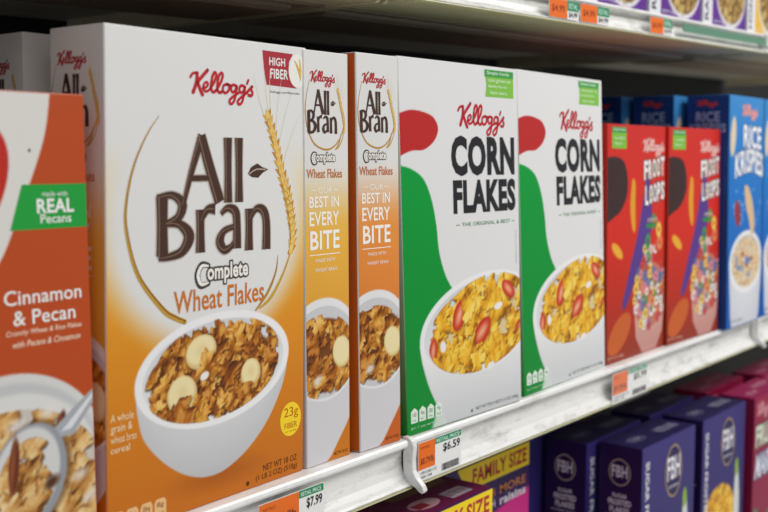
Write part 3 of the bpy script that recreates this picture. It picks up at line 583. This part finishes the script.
for a, b, l1, l2, l3 in ((-.80, J1, 'white metal shelf section under the bran cereal boxes, nearest the camera', 'dark upper shelf section seen from below over the bran cereal', 'lower metal shelf section under the yellow bannered family size boxes'),
        (J1, J2, 'white metal shelf section under the corn flakes and red cereal boxes', 'upper shelf section with white price rail over the corn flakes', 'lower metal shelf section under the navy frosted flakes boxes'),
        (J2, J3, 'white metal shelf section at the far right edge beyond the blue cereal boxes', 'upper shelf section continuing past the right edge of the photo', 'lower metal shelf section at far right beyond the crimson box')):
    a += .001; b -= .001
    shelf(a, b, l1); shelf(a, b, l2, up(a), UT, True, .62); shelf(a, b, l3, -.402)
def end_clip(x, z, label, group, zs=1):
    prof = [(-.014, .0006), (-.0175, -.002), (-.0192, -.007), (-.0180, -.018), (-.0185, -.028), (-.022, -.034), (-.0275, -.0395), (-.0295, -.0435), (-.0275, -.0462), (-.0245, -.0452), (-.021, -.042), (-.0155, -.040), (-.0095, -.038), (-.0085, -.016), (-.0095, -.010), (-.0085, -.0010), (-.008, .0006)]
    prof = [(y + .0035, zz * .93 * zs) for y, zz in prof]
    o = extrude_profile('shelf_joint_clip', prof, -.0030, .0030, M_CLIP, None); o.location = (x, 0, z)
    m = o.modifiers.new('bevel', 'BEVEL'); m.width = .0009; m.segments = 2
    o['label'] = label; o['category'] = 'clip'; o['group'] = group
end_clip(J1, .0008, 'white plastic clip at the shelf joint beside the orange and white price tag', 'rail joint clips')
end_clip(J2, .0008, 'white plastic clip at the far right shelf joint below the blue box', 'rail joint clips')
end_clip(J1, up(J1) + .0008, 'clip at the joint of the upper shelf above the corn flakes', 'rail joint clips', .6)
end_clip(J2, up(J2) + .0008, 'clip on the upper rail at its far right joint', 'rail joint clips', .6)
def slab(name, x0, y0, z0, x1, y1, z1, mat):
    o = link_mesh(name, [(x0, y0, z0), (x1, y0, z0), (x1, y1, z0), (x0, y1, z0), (x0, y0, z1), (x1, y0, z1), (x1, y1, z1), (x0, y1, z1)], [(3, 2, 1, 0), (4, 5, 6, 7), (0, 1, 5, 4), (1, 2, 6, 5), (2, 3, 7, 6), (3, 0, 4, 7)], mat); o['kind'] = 'structure'; return o
wb = slab('wall_back', -3, .42, -.75, 5, .44, 1.1, M_BACK)
slab('floor', -3, -3.2, -.77, 5, .44, -.75, metal('pale_vinyl_floor', (226, 222, 212), .35, (206, 200, 188), 3, .5))
wb['kind'] = 'structure'

# ------------------------------------------------------------------ price tags
def tag(x, z, w, h, pieces, label, tilt=0.0, y=-.0140, lean=.0, cover=False, cat='price tag', group='price tags on the rails'):
    r = root('price_tag', (x, y, z), 0, label, cat, group); r.rotation_euler = (-lean, -tilt, 0)
    b = [(0, 0, 0), (w, 0, 0), (w, 0, h), (0, 0, h), (0, .0004, 0), (w, .0004, 0), (w, .0004, h), (0, .0004, h)]
    link_mesh('tag_card', b, [(0, 1, 2, 3), (5, 4, 7, 6), (4, 0, 3, 7), (1, 5, 6, 2), (3, 2, 6, 7), (4, 5, 1, 0)], TAGINK, r, np.tile(np.array([238., 238, 236]), (8, 1)))
    V, Fc, Cc, k = [], [], [], 0
    for v, f, c, l in pieces:
        v = np.array(v) / 1000; V.append(np.stack([v[:, 0], -.0001 - l * .00005 + 0 * v[:, 0], v[:, 1]], 1)); Fc += [tuple(i + k for i in ff) for ff in f]; Cc.append(np.tile(np.array(c, dtype=float), (len(v), 1))); k += len(v)
    link_mesh('tag_print', np.concatenate(V), Fc, TAGINK, r, np.concatenate(Cc))
    if cover:
        c = [(-.004, -.0012, -.003), (w + .004, -.0012, -.003), (w + .004, -.0012, h + .002), (-.004, -.0012, h + .002)]
        c = c + [(a, bb + .0004, d) for a, bb, d in c]
        link_mesh('clear_holder', c, [(0, 1, 2, 3), (5, 4, 7, 6), (4, 0, 3, 7), (1, 5, 6, 2), (3, 2, 6, 7), (4, 5, 1, 0)], M_CLEAR, r)
    return r
def barcode(x0, y0, x1, y1, seed):
    rng = random.Random(seed); out = []; x = x0
    while x < x1: w = rng.choice([.3, .5, .8]); out.append(rect(x, y0, min(x + w, x1), y1, (70, 70, 76), 2)); x += w + rng.choice([.35, .6])
    return out
OR, GR, K = (236, 112, 30), (24, 140, 92), (36, 34, 36)
def price_pieces(unit, price, seed, w=68, h=32, fr=.42):
    o = w * fr; g = w - o
    return [rect(.3, 9, o, h - .3, OR, 1), rect(o, h - 5.5, w - .5, h - .3, GR, 1)] + text('UNIT PRICE', (3, h - 6, 16, h - 3.6), (150, 60, 20), 2) + text(unit, (3, 12.5, o * .92, 18.5), (120, 44, 20), 2, .02) + text('RETAIL PRICE', (o + 2, h - 4.6, w - 3, h - 1.6), (220, 240, 230), 2, .01) + \
        text(price, (o + g * .3, h - 15, w - 2, h - 7), K, 2, .02) + barcode(o + g * .25, 1.5, w - 3, 7.5, seed) + text('BRAN CEREAL 18 OZ' if seed == 1 else 'CORN FLAKES 12 OZ', (3, 5, o * 1.1, 7.4), (90, 90, 96), 2) + text('0380 1998', (3, 1.6, o * .8, 3.8), (90, 90, 96), 2)
tag(-.0585, -.0370, .066, .0290, price_pieces('$7.10/lb', '$7.99', 1, 66, 29, .60), 'orange and white price tag reading $7.99 under the large bran box')
tag(.1225, -.0365, .062, .0315, price_pieces('$8.79/lb', '$6.59', 2, 62, 31.5, .38), 'orange and white price tag just right of the shelf joint clip')
tag(.4740, -.0385, .088, .0320, price_pieces('$9.29/lb', '$5.99', 3, 88, 32, .42), 'small blurred price tag in a clear holder under the red boxes', cover=True)
for x, w, lb in ((.326, 58, 'orange shelf tag on the upper rail, leftmost of the three'), (.388, 62, 'orange shelf tag on the upper rail, middle of the three'), (.550, 60, 'orange shelf tag on the upper rail, rightmost of the three')):
    tag(x, up(x) - .0235, w / 1000, .0175, [rect(.3, .3, 35, 17.2, OR, 1), rect(35, 8, w - .4, 17.2, GR, 1)] + text('$4.99', (5, 5, 30, 12), (140, 50, 20), 2, .02) + text('RETAIL', (38, 10, w - 3, 15), (220, 240, 230), 2) + text('$4.99', (38, 1.5, w - 3, 7), K, 2, .02), lb, tilt=UT, group='tags on the upper rail')
gs = link_mesh('rail_sign_strip', [(0, 0, 0), (.29, 0, 0), (.29, 0, .009), (0, 0, .009), (0, .0006, 0), (.29, .0006, 0), (.29, .0006, .009), (0, .0006, .009)], [(0, 1, 2, 3), (5, 4, 7, 6), (4, 0, 3, 7), (1, 5, 6, 2), (3, 2, 6, 7), (4, 5, 1, 0)], TAGINK, None, np.tile(np.array([96., 140, 116]), (8, 1)))
gs.location = (.64, -.0142, up(.64) - .0165); gs.rotation_euler = (0, -UT, 0); gs['label'] = 'long green paper strip in the upper price rail at the right'; gs['category'] = 'sign strip'

# ------------------------------------------------------------------ boxes on the middle shelf
PI_ = PI
rad = math.radians
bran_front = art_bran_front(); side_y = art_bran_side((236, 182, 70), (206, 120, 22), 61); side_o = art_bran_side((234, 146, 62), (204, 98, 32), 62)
G1 = 'bran flakes boxes'
r = root('cereal_box', (-.1745, -.0045, 0), rad(1.2), 'large white and orange bran flakes box, front with bowl of flakes and banana', 'cereal box', G1)
carton(r, .1745, .298, .049, .0065, bran_front, side_y, None, (222, 130, 30), bulge=.0016)
r2 = root('cereal_box', (-.1705, .070, 0), rad(.5), 'bran flakes box in the second row at far left, only its dim top corner showing', 'cereal box', G1)
carton(r2, .1745, .298, .045, .0, (Canvas(175, 298, 4, ban_bg((244, 184, 70), (222, 122, 16))), {}), side_y, None, (222, 130, 30))
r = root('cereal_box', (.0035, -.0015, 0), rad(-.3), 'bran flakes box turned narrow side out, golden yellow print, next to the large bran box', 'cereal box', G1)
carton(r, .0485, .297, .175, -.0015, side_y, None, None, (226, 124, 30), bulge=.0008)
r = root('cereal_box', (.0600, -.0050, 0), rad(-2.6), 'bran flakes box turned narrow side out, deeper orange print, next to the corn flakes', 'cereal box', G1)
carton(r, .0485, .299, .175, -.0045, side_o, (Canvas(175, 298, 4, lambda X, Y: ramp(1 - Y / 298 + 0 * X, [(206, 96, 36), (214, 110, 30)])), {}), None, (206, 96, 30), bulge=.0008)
corn = art_corn_front(); G2 = 'corn flakes boxes'
r = root('cereal_box', (.1190, -.0060, 0), rad(-2.0), 'white and green corn flakes box, left one of the two', 'cereal box', G2)
carton(r, .169, .300, .05, -.014, corn, None, None, (0, 120, 50), bulge=.0012)
r = root('cereal_box', (.3015, -.007, 0), rad(1.8), 'white and green corn flakes box, right one of the two, beside the red boxes', 'cereal box', G2)
carton(r, .180, .301, .05, -.0225, corn, None, None, (0, 120, 50), bulge=.0012)
G3 = 'red loops boxes'
lp = art_loops_front()
r = root('cereal_box', (.4835, -.0015, 0), rad(.4), 'shorter red cereal box with coloured loops, left one, beside the corn flakes', 'cereal box', G3)
carton(r, .154, .258, .05, -.008, lp, None, None, (204, 44, 34))
copy_tree(r, (.6400, -.0035, 0), rad(-1.6), 'shorter red cereal box with coloured loops, right one, beside the blue box', G3)
kf = art_krisp_front(); ks = art_krisp_side(); G4 = 'blue rice cereal boxes'
r = root('cereal_box', (.7985, -.018, 0), rad(.5), 'blue rice cereal box in the front row with white bowl on its front', 'cereal box', G4)
carton(r, .134, .302, .056, -.012, kf, ks, None, (20, 70, 150)); kr = r
copy_tree(kr, (.776, .046, 0), rad(.5), 'blue rice cereal box in the second row right behind the right red box', G4)
copy_tree(kr, (.758, .110, 0), rad(0), 'blue rice cereal box in the third row, side seen above the left red box', G4)
copy_tree(kr, (.945, -.014, 0), rad(0), 'blue rice cereal box cut off by the right edge of the photo', G4)
sk = art_pecan_front()
r = root('cereal_box', (-.3555, -.0065, 0), rad(0), 'rust orange cereal box reading Cinnamon & Pecan at the left edge', 'cereal box')
carton(r, .1735, .257, .05, -.0025, sk, None, None, (190, 76, 30), bulge=.001)

# ------------------------------------------------------------------ boxes on the lower shelf
LZ = -.402
ff = art_frost_front(); fs = art_frost_side(); ft = art_frost_top(); G5 = 'navy frosted flakes boxes'; FHH = .292
r = root('cereal_box', (.573, -.006, LZ), rad(-1.5), 'navy frosted flakes box in the front row, nearest of the navy boxes', 'cereal box', G5)
carton(r, .149, FHH, .055, .0, ff, fs, ft, NAVY, bulge=.0006); fr = r
copy_tree(fr, (.553, .054, LZ), rad(0), 'navy frosted flakes box in the second row, mostly its dim side panel showing', G5)
copy_tree(fr, (.505, .116, LZ), rad(0), 'navy frosted flakes box in the third row, a thin strip beside the yellow banner', G5)
copy_tree(fr, (.743, -.012, LZ), rad(-1.0), 'navy frosted flakes box beside the crimson box', G5)
copy_tree(fr, (.725, .052, LZ), rad(0), 'navy frosted flakes box hidden in the dark, second row beside the crimson box', G5)
fam = art_family_front(); fat = art_family_top(); G6 = 'family size boxes'
r = root('cereal_box', (.078, .006, LZ), rad(0), 'magenta family size cereal box in the front row, its top face showing', 'cereal box', G6)
carton(r, .190, .322, .062, 0, fam, None, fat, (112, 22, 74), bulge=0); fm = r
r = root('cereal_box', (.266, .074, LZ), rad(0), 'magenta and purple family size cereal box with yellow banner, in the second row', 'cereal box', G6)
carton(r, .188, .315, .062, 0, fam, None, fat, (112, 22, 74), bulge=0)
cr = art_crimson_front()
r = root('cereal_box', (.908, -.022, LZ), rad(-.5), 'crimson cereal box with fruit lettering at the lower right corner', 'cereal box', 'crimson boxes')
cs = (Canvas(50, 300, 4, (132, 20, 62)), {'side_print': [rect(14, 240, 22, 248, (220, 160, 60), 1), rect(14, 205, 30, 209, (200, 180, 190), 1), rect(10, 170, 34, 172, (200, 150, 170), 1)]})
ct = (Canvas(150, 50, 5, (150, 26, 84)), {'top_print': text('FRUIT', (20, 12, 60, 22), (200, 140, 160), 1, .02) + text('MARSH', (76, 24, 130, 36), (200, 140, 160), 1, .02)})
carton(r, .15, FHH, .05, 0, cr, cs, ct, (132, 20, 62), bulge=.0006)
copy_tree(r, (.905, .045, LZ), 0, 'crimson cereal box in the second row behind the fruit lettered one', 'crimson boxes')
copy_tree(r, (1.075, .02, LZ), 0, 'crimson cereal box beyond the lower right corner one', 'crimson boxes')

# ------------------------------------------------------------------ boxes on the upper shelf
PUR = (96, 44, 140)
FL_ = [(70, 44, 14), (130, 96, 40), (176, 142, 76), (214, 186, 120)]
ua = art_upper_front(PUR, FL_, 51, 'RAISIN BRAN'); uy = art_upper_front((226, 180, 50), FL_, 52, 'HONEY OATS')
G7 = 'boxes on the upper shelf'
def upper(x, w, art, lab, src=None, y=.0):
    if src: o = copy_tree(src, (x, y, up(x) + .0003), 0, lab, G7)
    else: o = root('cereal_box', (x, y, up(x) + .0003), 0, lab, 'cereal box', G7); carton(o, w, .26, .06, 0, art, None, None, (96, 44, 140))
    o.rotation_euler = (0, -UT, 0); return o
u = upper(.420, .15, ua, 'purple bran cereal box on the upper shelf, leftmost in view')
upper(.578, .15, None, 'purple bran cereal box on the upper shelf, second in view', u)
upper(.736, .15, None, 'purple bran cereal box on the upper shelf, third in view beside the yellow one', u)
upper(.894, .15, uy, 'yellow honey cereal box on the upper shelf at the top right corner')
